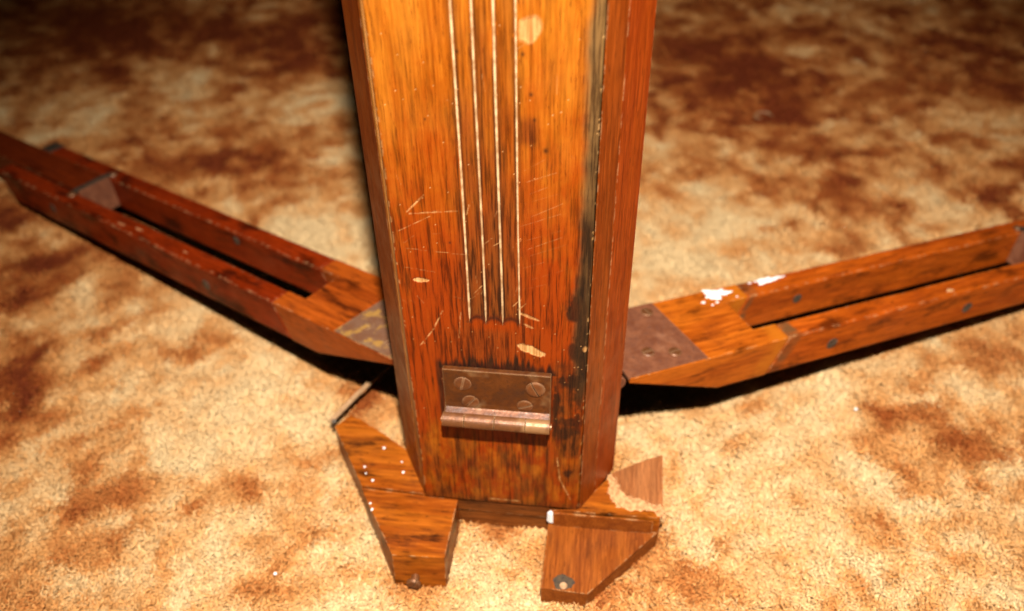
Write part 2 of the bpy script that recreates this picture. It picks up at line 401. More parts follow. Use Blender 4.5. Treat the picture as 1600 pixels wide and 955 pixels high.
ip = N.new('GeometryNodeInstanceOnPoints'); Lk.new(mp.outputs[0], ip.inputs['Points'])
jn = N.new('GeometryNodeJoinGeometry')
for k in range(4):
    oi = N.new('GeometryNodeObjectInfo'); oi.inputs['Object'].default_value = tuft(100 + k); oi.inputs['As Instance'].default_value = True
    Lk.new(oi.outputs['Geometry'], jn.inputs[0])
Lk.new(jn.outputs[0], ip.inputs['Instance']); ip.inputs['Pick Instance'].default_value = True
def nattr(n, t):
    a = N.new('GeometryNodeInputNamedAttribute'); a.data_type = t; a.inputs[0].default_value = n
    return next(o for o in a.outputs if o.enabled and o.name == 'Attribute')
fi = N.new('FunctionNodeFloatToInt'); Lk.new(nattr('pick', 'FLOAT'), fi.inputs[0]); Lk.new(fi.outputs[0], ip.inputs['Instance Index'])
er = N.new('FunctionNodeEulerToRotation'); Lk.new(nattr('rot', 'FLOAT_VECTOR'), er.inputs[0]); Lk.new(er.outputs[0], ip.inputs['Rotation'])
Lk.new(nattr('scl', 'FLOAT'), ip.inputs['Scale'])
Lk.new(ip.outputs[0], go.inputs[0])
md = pile.modifiers.new('tufts', 'NODES'); md.node_group = ng

# ================================================================== the stand
root = bpy.data.objects.new('wooden_stand', None); COL.objects.link(root)
root.rotation_euler = (0, 0, YAW)
root['label'] = 'old varnished wooden pedestal with six-sided fluted column and two spread hinged legs'
root['category'] = 'stand'
ZB, ZT = 26.3, 760.0
A = 100.0; B_ = 41.0
ux, uy = 0.5, 0.8660254
Bp = (50, 0); Cp = (50 + B_ * ux, B_ * uy); Dp = (-50 - B_ * ux, B_ * uy); Ap = (-50, 0)
Ep = (Cp[0] - A * ux, Cp[1] + A * uy); Fp = (Dp[0] + A * ux, Dp[1] + A * uy)
# body: the five other sides; the right narrow side is two boards wide
s1 = 17.5
Bm = (50 + s1 * ux, s1 * uy); Bm2 = (50 + (s1 + .5) * ux, (s1 + .5) * uy)
bm = prism([(49.95, 0.0), Bm, (Bm[0] - 3, Bm[1] + 1.8), (40, 24), (60, 60), Ep, Fp, Dp, (-53.6, 6.25), (49.95, 6.25)], ZB, ZT)
body = mesh_obj('column_body', bm, 'body', root)
bm = prism([Bm2, Cp, (Ep[0] + 9, Ep[1] - 9 * 1.732 + 0.0), (61, 58), (41.5, 24.3), (Bm2[0] - 3, Bm2[1] + 1.7)], ZB, ZT)
post = mesh_obj('corner_board', bm, 'post', root)

# ---- front panel: half millimetre grid, carved with three reeds, worn and stained
zs = np.concatenate([np.arange(ZB, 375, 0.5), np.linspace(376, ZT, 90)])
xsP = np.linspace(-50, 49.55, 200)
PX, PZ = np.meshgrid(xsP, zs)
grain = fbm(PX / 1.1, PZ / 26, 201, 4, 0.6); grain2 = fbm(PX / 3.2, PZ / 40, 205, 4, 0.6); iso = fbm(PX / 9, PZ / 12, 207, 4, 0.6); iso2 = fbm(PX / 5, PZ / 9, 213, 4, 0.65)
fx = [-13.4, -4.8, 4.1, 13.2]; ZE = 180.0
depth = np.zeros_like(PX)
inside = np.zeros_like(PX)
for a, b in zip(fx[:-1], fx[1:]):
    u = (PX - (a + b) / 2) / ((b - a) / 2)
    ins = (np.abs(u) < 1)
    endz = ZE + 3.2 * (1 - u * u)                        # arched stop of each reed
    f = sstep(0.0, 3.0, PZ - endz)
    depth = np.where(ins, np.maximum(depth, f * (0.8 * (0.35 + 0.65 * u * u))), depth)
    inside = np.where(ins, f, inside)
depth += 0.10 * (grain - 0.5) + 0.25 * (iso - 0.5) * (np.abs(PX) < 46)
depth += 0.8 * sstep(48.8, 49.6, PX) * (0.4 + grain2) + 0.7 * sstep(-49.3, -50.0, PX) * (0.5 + grain2)
dark = np.zeros_like(PX); pale = np.zeros_like(PX); red = np.zeros_like(PX); brn = np.zeros_like(PX); gry = np.zeros_like(PX)
# redder varnish lower down
red = sstep(385, 185, PZ + 90 * (iso - 0.5) + 40 * (grain2 - 0.5) + 26 * (np.abs(PX + 8) < 0))
red *= 0.75 + 0.5 * grain2
red *= 1 - sstep(112, 78, PZ + 30 * (grain2 - 0.5)) * np.clip(0.42 - 1.6 * (iso2 - 0.45), 0.0, 0.65)
red = np.clip(red * (1.0 - 0.25 * sstep(-20, -49, PX) * sstep(240, 330, PZ)), 0, 0.97)
redpatch = np.exp(-(((PX - 18.5) / 4.6) ** 4 + ((PZ - 294) / 7.5) ** 4)); brn = np.maximum(brn, redpatch * (0.35 + 0.9 * grain2))
red = np.maximum(red, 0.8 * redpatch)
# brown between the lines
brn = np.maximum(brn, inside * np.clip(0.30 + 1.3 * (grain2 - 0.40) + 0.45 * sstep(320, 190, PZ), 0, 0.95))
halo = np.exp(-((np.abs(PX) - 14) / 5.0) ** 2) * (np.abs(PX) > 13.5) * sstep(340, 230, PZ)
brn = np.maximum(brn, 0.55 * halo * (grain2 > 0.42) * (PX < 0) + 0.2 * halo * (PX > 0))
for a, b in zip(fx[:-1], fx[1:]):
    u = (PX - (a + b) / 2) / ((b - a) / 2)
    endz = ZE + 3.2 * (1 - u * u)
    dark = np.maximum(dark, (np.abs(u) < 1.05) * np.exp(-((PZ - endz - 0.6) / 1.8) ** 2) * 0.85)
for a in fx: dark = np.maximum(dark, 0.55 * np.exp(-((np.abs(PX - a) - 1.1) / 0.5) ** 2) * (PZ > ZE - 1) * (grain2 > 0.35))
# dirt below the reeds
brn = np.maximum(brn, 0.65 * sstep(178, 172, PZ) * sstep(146, 154, PZ) * np.exp(-((PX + 4) / 22) ** 2) * (0.3 + grain))
# grey-black strip down the right edge
lft = 42.2 - 0.6 * sstep(330, 200, PZ) + 5.0 * (fbm(PX * 0 + 1.0, PZ / 16, 221, 4) - 0.5) + 3.0 * (grain - 0.5)
strip = sstep(-1.0, 4.5, PX - lft + 3.0 * (grain - 0.5)) * sstep(120, 150, PZ + 14 * (iso - 0.5))
gry = np.maximum(gry, strip * np.clip(1.0 - 0.1 * iso, 0, 1))
dark = np.maximum(dark, strip * (0.0 + 1.0 * (1 - sstep(205, 325, PZ + 70 * (iso - 0.5)))) * np.clip(0.50 + 0.8 * grain2, 0, 0.95))
blob = np.exp(-(((PX - 43) / 7.5) ** 2 + ((PZ - 193) / 11) ** 2)); dark = np.maximum(dark, 0.9 * sstep(0.25, 0.7, blob * (0.3 + 1.5 * iso2)))
blob = np.exp(-(((PX - 44) / 5) ** 2 + ((PZ - 168) / 14) ** 2)); dark = np.maximum(dark, 0.85 * sstep(0.25, 0.7, blob * (0.2 + 1.5 * iso2)))
# soot round the hinge, feathered up the grain
hx = np.maximum(np.abs(PX - 0.0) - 31.5, 0)
up = PZ - 147.0
feath = 17 * fbm(PX / 1.5, PX * 0 + 3, 231, 3, 0.6) * (0.55 + 0.6 * sstep(-30, 0, PX) * sstep(34, 6, PX)) - 2
m_up = (up > -3) * sstep(feath + 2.5, feath - 3.0, up) * sstep(3.5, 0.5, hx)
dark = np.maximum(dark, m_up * np.clip(0.62 + 0.6 * grain2, 0, 0.95))
m_lf = sstep(3.0, 0.3, np.abs(PX + 32.6)) * sstep(95, 110, PZ) * sstep(153, 147, PZ); dark = np.maximum(dark, 0.8 * m_lf)
m_rt = sstep(30.0, 33.0, PX + 2 * (grain2 - .5)) * sstep(49.8, 47.0, PX) * sstep(40, 70, PZ) * sstep(160, 146, PZ)
brn = np.maximum(brn, m_rt * np.clip(2.2 * (iso - 0.22), 0, 0.97)); dark = np.maximum(dark, m_rt * sstep(84, 96, PZ) * 0.72 * sstep(0.34, 0.62, iso2 + 0.25 * (grain2 - .5)))
for cx, cz, ax, az, st in ((40, 141, 9, 8, .9), (40, 108, 11, 5, .8), (42, 61, 3.4, 4.2, .7), (46, 124, 3.5, 24, .8), (33.5, 125, 2.5, 18, .85)):
    q = np.exp(-(((PX - cx) / ax) ** 2 + ((PZ - cz) / az) ** 2) * (1.2 - 0.5 * (iso - .5))); dark = np.maximum(dark, np.clip(st * sstep(0.20, 0.70, q * (2.6 * (iso2 - 0.12))), 0, 0.9))
# browned foot of the panel
low = sstep(98, 84, PZ) * sstep(34, 28, PX)
brn = np.maximum(brn, low * np.clip(2.6 * (fbm(PX / 5, PZ / 16, 241, 4, 0.6) - 0.46) + 0.12, 0, 0.85))
brn = np.maximum(brn, 0.75 * sstep(36, 27, PZ))
for cx, cz, ax, az, st in ((3, 72, 2.2, 6, .7), (-18, 62, 4, 9, .6), (-34, 60, 3, 5, .5), (27, 45, 3.5, 14, .75), (-37.0, 78, 1.0, 1.3, .9), (18, 66, 3, 10, .5), (-6, 55, 4, 10, .35)):
    q = np.exp(-(((PX - cx) / ax) ** 2 + ((PZ - cz) / az) ** 2)); dark = np.maximum(dark, st * q * (0.4 + 0.8 * iso))
for cx, cz, r in ((19.5, 312, .9), (16.0, 330, .8), (21, 300, .7), (26, 285, 1.1), (-28, 298, .5), (-21, 231, .6), (-12, 330, 1.0)):
    dark = np.maximum(dark, 0.85 * np.exp(-(((PX - cx) / r) ** 2 + ((PZ - cz) / (r * 1.3)) ** 2)))
# chips and scratches down to pale wood
def seg(x0, z0, x1, z1, w, st=1.0):
    global pale
    dx, dz = x1 - x0, z1 - z0; L2 = dx * dx + dz * dz
    t = np.clip(((PX - x0) * dx + (PZ - z0) * dz) / L2, 0, 1)
    d = np.hypot(PX - x0 - t * dx, PZ - z0 - t * dz)
    pale = np.maximum(pale, st * sstep(w, w * 0.35, d) * np.clip(2.4 * (fbm(PX / 3, PZ / 3, 281, 3, .7) - 0.28), 0, 1))
def chip(poly_c, ax, az, rot, st=1.0, rag=0.5):
    global pale
    cx, cz = poly_c; c, s = math.cos(rot), math.sin(rot)
    a = (PX - cx) * c + (PZ - cz) * s; b = -(PX - cx) * s + (PZ - cz) * c
    q = (a / ax) ** 2 + (b / az) ** 2 + rag * 2 * (fbm(PX / 2, PZ / 2.4, 251, 3) - 0.5)
    pale = np.maximum(pale, st * sstep(1.1, 0.85, q))
chip((19.0, 162.6), 8.6, 2.7, -0.42, 0.95, 0.6); chip((-38.4, 206), 4.4, 1.3, 0.02, 0.9, 0.7)
chip((18.5, 186), 6.5, 0.9, -0.4, 0.6); chip((18, 179.5), 3.6, 0.7, -0.5, 0.5)
q = ((PX - 18.5) / 6.0) ** 2 + ((PZ - 340.5 - 0.4 * (PX - 18)) / 6.5) ** 2 + 0.8 * (fbm(PX / 4, PZ / 4, 261, 3) - 0.5)
pale = np.maximum(pale, 0.62 * sstep(1.05, 0.45, q) * (PX > 14.2))
seg(-42, 160, -34, 172, 0.5); seg(-34, 172, -27.8, 186, 0.55); seg(-40, 247, -16, 250, 0.5, .7); seg(-41, 248, -32, 258, 0.6, .8)
seg(-47, 236, -30, 246, 0.35, .5); seg(35, 75, 37, 55, 0.55, .9); seg(37, 55, 44, 36, 0.45, .9); seg(-44, 226, -12, 224, 0.3, .4)
seg(-46, 214, -30, 212, 0.3, .4); seg(-8, 29.5, 12, 29.5, 0.6, .8); seg(-20, 168, -18, 186, 0.35, .5)
for k in range(12):                                       # fine diagonal scratches right of the lines
    z0 = 205 + k * 6.4 + random.uniform(-2, 2); x0 = 14 + random.uniform(0, 6)
    seg(x0, z0, x0 + random.uniform(8, 20), z0 + random.uniform(4, 9), 0.28, random.uniform(.08, .28))
for k in range(14):
    x0 = random.uniform(-46, 40); z0 = random.uniform(180, 350)
    seg(x0, z0, x0 + random.uniform(-6, 6), z0 + random.uniform(-9, 9), 0.27, random.uniform(.1, .4))
for k in range(12):
    x0 = random.uniform(-13, 13); z0 = random.uniform(184, 255)
    seg(x0, z0, x0 + random.uniform(1, 5), z0 + random.uniform(1, 6), 0.35, random.uniform(.3, .8))
sel = rng.random(PX.shape) > 0.9990; pale = np.where(sel & (PZ > 100), 0.75, pale)      # tiny glints painted in as pale specks
edgeL = sstep(-48.6, -49.6, PX) * (fbm(PX / 2, PZ / 3.0, 271, 3) > 0.58); pale = np.maximum(pale, 0.55 * edgeL)
edgeR = sstep(48.4, 49.4, PX) * (fbm(PX / 2, PZ / 3.0, 273, 3) > 0.66); pale = np.maximum(pale, 0.7 * edgeR)
pale = np.maximum(pale, 0.7 * sstep(0.45, 0.75, np.exp(-(((PX - 48.2) / 1.8) ** 2 + ((PZ - 166) / 3) ** 2)) * (0.4 + 1.2 * iso2)))
depth += 0.35 * pale * (pale > .5)
nxp, nzp = len(xsP), len(zs)
V = np.stack([PX.ravel(), depth.ravel(), PZ.ravel()], 1) * 0.001
idx = np.arange(nxp * nzp).reshape(nzp, nxp)
Q = np.stack([idx[:-1, :-1], idx[:-1, 1:], idx[1:, 1:], idx[1:, :-1]], -1).reshape(-1, 4).tolist()
V = V.tolist(); nb = len(V)
bk = [(-53.4, 6.0, ZB), (49.55, 6.0, ZB), (49.55, 6.0, ZT), (-53.4, 6.0, ZT)]
V += [(a * .001, b * .001, c * .001) for a, b, c in bk]
Q += [[nb + 1, nb, nb + 3, nb + 2], [nb, nb + 1] + idx[0, ::-1].tolist(), [nb + 3] + idx[-1, :].tolist() + [nb + 2], [nb + 3, nb] + idx[:, 0].tolist(), [nb + 1, nb + 2] + idx[::-1, -1].tolist()]
pme = bpy.data.meshes.new('front_panel'); pme.from_pydata(V, [], Q)
def cattr(me, name, r, g, b, extra=4):
    a = me.attributes.new(name, 'FLOAT_COLOR', 'POINT')
    d = np.stack([np.clip(q, 0, 1).ravel() for q in (r, g, b)] + [np.ones(r.size)], 1)
    d = np.concatenate([d, np.tile([[0, 0, 0, 1]], (extra, 1))]); a.data.foreach_set('color', d.ravel().astype(np.float32))
cattr(pme, 'paint', dark * (1 - 0.9 * pale), pale, red); cattr(pme, 'paint2', brn, gry, gry * 0)
pme.polygons.foreach_set('use_smooth', [i < nb for i in range(len(pme.polygons))])
pme.polygons.foreach_set('use_smooth', [True] * (len(pme.polygons) - 5) + [False] * 5)
pme.materials.append(M['panel'])
panel = bpy.data.objects.new('front_panel', pme); COL.objects.link(panel); panel.parent = root
panel['label'] = 'amber front board with carved reeds, scratches and soot stains'
# pale lines between the reeds
for k, x in enumerate(fx):
    bm = bmesh.new(); prev = None; rr = random.Random(k)
    zz = list(np.arange(ZE - 3.0, 380, 2.0)) + [ZT - 2]
    for z in zz:
        t = min(1, (z - (ZE - 3.0)) / 9.0); w = (0.12 + 0.62 * t) * rr.uniform(0.94, 1.05) * (0.88 if k != 1 else 0.8)
        xo = x + rr.uniform(-0.03, 0.03) + 0.15 * math.sin(z * 0.03 + k)
        p = [(xo - w, 0.9, z), (xo - w * 0.8, 0.10 + 0.2 * (1 - t), z), (xo, -0.28 * t, z), (xo + w * 0.8, 0.10 + 0.2 * (1 - t), z), (xo + w, 0.9, z)]
        ring = [bm.verts.new(q) for q in p]
        if prev:
            for j in range(4): bm.faces.new((prev[j], prev[j + 1], ring[j + 1], ring[j]))
        prev = ring
    mesh_obj('fillet', bm, 'fillet', panel, smooth=True)

# ---- hinge on the front: one leaf, four knuckles, slotted screws
HX0, HX1 = -30.4, 30.8
prof = [(0.5, 146.3), (-3.4, 146.3), (-3.4, 120.5), (-4.2, 117.6), (-7.2, 116.0), (-9.0, 115.6), (-9.0, 110.0), (-5.5, 110.6), (0.5, 109.5)]
bm = bmesh.new()
va_ = [bm.verts.new((HX0, y, z)) for y, z in prof]; vb_ = [bm.verts.new((HX1, y, z)) for y, z in prof]
bm.faces.new(va_); bm.faces.new(vb_[::-1])
for i in range(len(prof)): bm.faces.new((va_[i], va_[(i + 1) % 9], vb_[(i + 1) % 9], vb_[i]))
bmesh.ops.recalc_face_normals(bm, faces=bm.faces)
bevel(bm, 0.9, 2)
hinge = mesh_obj('hinge', bm, 'hinge', root)
hinge['label'] = 'tarnished brass hinge leaf left on the front board'
cuts = [HX0 - 0.6, HX0 + 12.2, HX0 + 29.6, HX0 + 47.4, HX1 + 0.2]
for i in range(4):
    bm = cyl((cuts[i] + .12, -9.0, 112), (cuts[i + 1] - .12, -9.0, 112), 4.3 + 0.1 * (i % 2), 32); bevel(bm, 0.35, 2)
    mesh_obj('knuckle', bm, 'knuckle', hinge)
cyl_pin = cyl((HX0 - 1.4, -9.0, 112), (HX1 + 1.0, -9.0, 112), 1.8, 16); mesh_obj('pin', cyl_pin, 'screw', hinge)
def face_screw(x, z, y, r, ang, h=0.8):
    bm = screw_bm(r, h, ang)
    bmesh.ops.rotate(bm, verts=bm.verts, cent=(0, 0, 0), matrix=Matrix.Rotation(math.pi / 2, 3, 'X'))
    bmesh.ops.translate(bm, verts=bm.verts, vec=(x, y, z))
    return mesh_obj('screw', bm, 'screw', hinge)
face_screw(-19.1, 136.3, -3.4, 5.0, 1.35, 0.8); face_screw(22.1, 136.2, -3.5, 5.5, 2.0, 1.3)
face_screw(-15.2, 122.0, -3.4, 4.9, 0.9, 0.7); face_screw(16.0, 121.8, -3.4, 4.6, 0.4, 0.9)

# ---- base boards under the column
def hexo(g):
    k = g
    return [(-50 + k * 0.6, k), (50 - k * 0.6, k), (Cp[0] - k, Cp[1]), (Ep[0] - k * .5, Ep[1] - k), (Fp[0] + k * .5, Fp[1] - k), (Dp[0] + k, Dp[1])]
bm = prism(hexo(2.6), -3, 12.8); bevel(bm, 0.8); mesh_obj('base_board', bm, 'base', root)
bm = prism(hexo(1.4), 13.2, 25.9); bevel(bm, 1.0); mesh_obj('base_board', bm, 'base', root)

# ---- left foot block: front board and rear board
bm = prism([(-28.6, -0.5), (-29.4, -47.0), (-61.8, -48.6), (-93.4, 1.6), (-46, -0.2)], -3, 26.0)
for v in bm.verts:
    if v.co.z > 0 and v.co.y < -40: v.co.y += 3.0; v.co.z -= 0.8
bevel(bm, 2.0, 3)
foot = mesh_obj('foot_block', bm, 'foot', root); foot['label'] = 'scuffed brown foot block left of the column with white specks'
bm = prism([(-46, 1.2), (-93.6, 3.4), (-126.0, 52.0), (-116.5, 65.0), (-90, 49.5), (-66, 34)], -3, 26.0); bevel(bm, 2.0, 3)
mesh_obj('rear_board', bm, 'foot', foot)
bm = cyl((-48.4, -46, 6.5), (-48.6, -52.5, 6.0), 2.6, 18)
bm2 = screw_bm(4.6, 2.0, 1.1)
bmesh.ops.rotate(bm2, verts=bm2.verts, cent=(0, 0, 0), matrix=Matrix.Rotation(math.pi / 2, 3, 'X'))
bmesh.ops.translate(bm2, verts=bm2.verts, vec=(-48.6, -51.5, 6.2))
mesh_obj('screw', bm2, 'screw', foot); mesh_obj('screw_shank', bm, 'screw', foot)
for k, (x, y, r) in enumerate(((-86.6, 36.8, 1.15), (-95.7, 16.2 + 3, 1.0), (-87.5, 8.6, 1.1), (-71.6, 26, .75), (-68.8, 17.5, 1.1), (-93.5, 13.8, .7))):
    mesh_obj('paint_speck', splat(x, y, 26.0, r * .8, r * .8, k, 0.35, 0.25, 14), 'paint', foot)
for k, (x, y, r) in enumerate(((-84.5, -9.5, .9), (-82.2, -14.0, 1.1))):
    mesh_obj('paint_speck', splat(x, y, 24.9, r * .8, r, 30 + k, 1.2, 0.2, 14), 'paint', foot)

# ---- right foot block: torn rear board and the thin board left in front
bm = prism([(31.0, -2.0), (70, -1.2), (101.5, -0.6), (103.0, 8), (103.5, 51), (88, 43), (71.5, 33), (47, 0.5)], -3, 25.8); bevel(bm, 0.9, 2)
rfoot = mesh_obj('foot_block', bm, 'foot', root); rfoot['label'] = 'broken foot block right of the column with torn pale veneer'
bm = prism([(30.6, -2.4), (30.2, -49.5), (58.6, -50.6), (100.6, -1.6)], -3, 12.0); bevel(bm, 0.9, 2)
mesh_obj('front_board', bm, 'footb', rfoot)
bm = prism([(33.5, -2.15), (33.5, -3.6), (97, -2.9), (97, -2.15)], 12.05, 24.6); bevel(bm, 0.6, 1); mesh_obj('broken_edge', bm, 'footb', rfoot)
# torn veneer and the raw strip along its tear
r = random.Random(9)
edge = [(69.5, 30.5), (72, 27), (74.5, 22), (75.5, 17.5), (80, 14), (86, 13), (92, 10.5), (98, 9), (102.6, 9.5)]
def jag(pl, n, a):
    o = []
    for (x0_, y0_), (x1_, y1_) in zip(pl[:-1], pl[1:]):
        for i in range(n):
            t = i / n; o.append((x0_ + (x1_ - x0_) * t + r.uniform(-a, a), y0_ + (y1_ - y0_) * t + r.uniform(-a, a)))
    return o + [pl[-1]]
edge = jag(edge, 3, 0.7)
bm = prism(edge + [(103.2, 50.6), (88, 42.6), (71.8, 32.6)], 25.85, 27.4); mesh_obj('veneer', bm, 'veneer', rfoot)
top = [(x + r.uniform(-.5, .5), y + r.uniform(-.8, .8) + 1.2) for x, y in edge]
lowp = [(67.2, 28), (68.5, 22), (67.0, 16), (69, 11), (72.5, 6.0), (78, 3.0), (86, 4.6), (94, 3.6), (102.2, 5.0)]
lowp = jag(lowp, 3, 1.1)
bm = bmesh.new(); prev = None
for i in range(len(top)):
    a, b = top[i], lowp[i]
    ring = [bm.verts.new((a[0], a[1], 27.0)), bm.verts.new(((a[0] + b[0]) / 2, (a[1] + b[1]) / 2, 26.6 + r.uniform(-.2, .3))), bm.verts.new((b[0] + r.uniform(-.8, .8), b[1] + r.uniform(-.8, .8), 25.7))]
    if prev: bm.faces.new((prev[0], prev[1], ring[1], ring[0])); bm.faces.new((prev[1], prev[2], ring[2], ring[1]))
    prev = ring
bmesh.ops.subdivide_edges(bm, edges=bm.edges[:], cuts=2, use_grid_fill=True)
for v in bm.verts: v.co += Vector((r.uniform(-.5, .5), r.uniform(-.5, .5), r.uniform(-.15, .2)))
for k in range(14):                                       # fibres standing off the tear
    i = r.randrange(2, len(top) - 2); a = Vector((*top[i], 27.1)); d = Vector((r.uniform(-2.5, 2.5), r.uniform(-7, -2), r.uniform(0.0, 1.4)))
    w = Vector((r.uniform(.25, .6), 0, 0))
    v0, v1, v2, v3 = bm.verts.new(a - w), bm.verts.new(a + w), bm.verts.new(a + d), bm.verts.new(a + Vector((0, 0, .5)))
    for q in ((v0, v1, v2), (v0, v2, v3), (v1, v3, v2)): bm.faces.new(q)
mesh_obj('torn_strip', bm, 'raw', rfoot)
bm = splat(101.8, 3.5, 24.0, 3.2, 4.6, 5, 2.4, 0.5, 22); mesh_obj('torn_corner', bm, 'raw', rfoot)
bm = splat(32.0, -2.2, 15.0, 2.0, 1.7, 6, 11.0, 0.3, 22); mesh_obj('white_chip', bm, 'paint', rfoot)
# old screw hole at the front edge
bm = splat(43.5, -44.0, 11.9, 7.0, 5.6, 8, 0.25, 0.14, 26); mesh_obj('hole_stain', bm, 'dirt', rfoot)
bm = cyl((43.8, -46.5, 11.2), (43.8, -46.5, 12.7), 2.4, 16); bevel(bm, 0.4, 1); mesh_obj('plug', bm, 'tan', rfoot)

# ---- thin strip reaching back from the left foot block
bm = bmesh.new(); prev = None
P0, P1 = Vector((-135.5, 68, 13.0)), Vector((-106, 134, 12.0)); dr = (P1 - P0).normalized(); sd = Vector((dr.y, -dr.x, 0)).normalized()
for i in range(9):
    t = i / 8; c = P0.lerp(P1, t) + Vector((0, 0, 1.2 * math.sin(3.1 * t)))
    ring = [bm.verts.new(c + sd * a + Vector((0, 0, b))) for a, b in ((-1.7, -.8), (1.7, -.8), (1.7, .8), (-1.7, .8))]
    if prev:
        for j in range(4): bm.faces.new((prev[j], prev[(j + 1) % 4], ring[(j + 1) % 4], ring[j]))
    else: bm.faces.new(ring)
    prev = ring
bm.faces.new(prev[::-1]); bevel(bm, 0.3, 1)
stp = mesh_obj('metal_strip', bm, 'tan', root); stp['label'] = 'thin tan strip reaching back from the left foot block'
bm = cyl((-134.0, 66, 10), (-130.5, 62.5, 20), 1.6, 12); mesh_obj('pin', bm, 'steel', stp)

# ---- legs
W_, T_, R_ = 32.6, 31.5, 16.4
n0 = Vector((0, -1, 0)); SS = A + 2 * B_; inr = SS / (2 * math.sqrt(3))
cen = Vector((0, inr, 0))
def leg_frame(side):
    ang = math.radians(-120 if side == 'L' else 120)
    nl = Matrix.Rotation(ang, 3, 'Z') @ n0
    o = cen + nl * inr; o.z = 89.3
    dl = math.radians(4.75)
    d = Vector((nl.x * math.cos(dl), nl.y * math.cos(dl), -math.sin(dl)))
    yv = Vector((-nl.y, nl.x, 0))
    if side == 'L': yv = -yv
    u = d.cross(yv)
    if u.z < 0: u = -u
    return o, d, yv, u
def build_leg(side):
    o, d, yv, u = leg_frame(side)
    sg = 1 if d.cross(yv).dot(u) > 0 else -1           # right-handed frame: flip local y for the left leg
    Y = yv * sg
    mt = Matrix((d, Y, u)).transposed().to_4x4(); mt.translation = o * 0.001
    hw = W_; iw = W_ - R_
    x0 = 17.5
    far = [(144, hw), (144, iw), (125, iw), (125, -iw), (144, -iw), (144, -hw)]
    bm = prism([(x0, -hw)] + far[::-1] + [(x0, hw)], -T_, 0)
    for v in bm.verts:
        if v.co.x > 130: v.co.x += 0.36 * v.co.z
    bx = 92 if side == 'R' else 104
    no = Vector((-(T_ - 4), 0, -(bx - x0))).normalized()
    g = bmesh.ops.bisect_plane(bm, geom=bm.verts[:] + bm.edges[:] + bm.faces[:], plane_co=(x0, 0, -4), plane_no=no, clear_outer=True)
    bmesh.ops.holes_fill(bm, edges=[e for e in bm.edges if e.is_boundary])
    bevel(bm, 0.9, 2)
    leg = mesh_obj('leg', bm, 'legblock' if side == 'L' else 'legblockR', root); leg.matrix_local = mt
    leg['label'] = 'left leg, rails darkened for flash falloff, with open slot running off to the carpet edge' if side == 'L' else 'right leg with open slot, white paint splashes and brown plate'
    def part(name, bm, mat, **k): return mesh_obj(name, bm, mat, leg, **k)
    XE = 566
    for s in (1, -1):
        ya, yb = (iw, hw) if s > 0 else (-hw, -iw)
        near = (s * sg < 0)
        bm = box(144.5, XE, ya, yb, -T_, 0)
        for v in bm.verts:
            if v.co.x < 200: v.co.x += 0.36 * v.co.z
            elif near and v.co.z < -10: v.co.x -= 12
        bmesh.ops.subdivide_edges(bm, edges=[e for e in bm.edges if abs(e.verts[0].co.x - e.verts[1].co.x) > 100], cuts=24)
        rr = random.Random(s + (7 if side == 'L' else 0))
        bevel(bm, 1.8 if not near else 2.2, 3, 1.0)
        for v in bm.verts:
            if v.co.z > -3 and rr.random() < 0.25: v.co.z -= rr.uniform(0, 0.7)
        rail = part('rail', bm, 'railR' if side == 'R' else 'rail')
        # bolts through the rail sides
        if near:
            for bxp, bz in (((187.6, -17.5), (320, -18)) if side == 'R' else ((232, -17), (470, -16))):
                bmb = screw_bm(4.6, 0.7, 0.6)
                bmesh.ops.rotate(bmb, verts=bmb.verts, cent=(0, 0, 0), matrix=Matrix.Rotation(math.pi / 2 * sg, 3, 'X'))
                bmesh.ops.translate(bmb, verts=bmb.verts, vec=(bxp, -hw * sg, bz)); part('screw', bmb, 'steel')
        else:
            for bxp, bz in (((193, -13.8),) if side == 'R' else ((251.8, -9),)):
                bmb = screw_bm(4.0, 0.7, 0.9)
                bmesh.ops.rotate(bmb, verts=bmb.verts, cent=(0, 0, 0), matrix=Matrix.Rotation(math.pi / 2 * sg, 3, 'X'))
                bmesh.ops.translate(bmb, verts=bmb.verts, vec=(bxp, iw * sg, bz)); part('screw', bmb, 'steel')
            bm = box(XE - 14, XE + 3, ya - 0.0, yb + 0.8, -T_ * 0.9, 1.0); bevel(bm, 0.8, 1); part('end_cap', bm, 'steel')
    # sliding extension between the rails, with its metal end plate
    xi = 442 if side == 'L' else 424
    bm = box(xi, 760, -iw + 0.5, iw - 0.5, -T_ + 2, 1.6); bevel(bm, 1.2, 2); part('extension', bm, 'insert')
    bm = box(xi - 2.2, xi - 0.2, -iw + 0.4, iw - 0.4, -T_ + 3, 2.4); bevel(bm, 0.5, 1); part('end_plate', bm, 'leafR')
    bm = box(xi - 2.0, xi + 3.2, -iw - 2.5, iw + 2.5, 2.6, 4.0); bevel(bm, 0.5, 1); part('bracket', bm, 'steel')
    for s in (1, -1):
        bm = screw_bm(4.0, 2.2, 0.5); bmesh.ops.translate(bm, verts=bm.verts, vec=(xi + 1, s * (iw + 5.2), 0.2)); part('screw', bm, 'screw')
    # hinge plate let into the end, its barrel and screws
    sk = -3.0 * (-sg)
    lm = 'leafR' if side == 'R' else 'leafL'
    bm = prism([(16.5, -hw + .5), (74 + sk, -hw + .5), (74 - sk, hw - .5), (16.5, hw - .5)], -1.0, 0.9); bevel(bm, 0.5, 1); part('hinge_plate', bm, lm)
    for i in range(3):
        ya = -hw + 1 + i * 21.3
        bm = cyl((10.5, ya, -3.2), (10.5, ya + 20.9, -3.2), 5.0, 24); bevel(bm, 0.4, 1); part('knuckle', bm, lm)
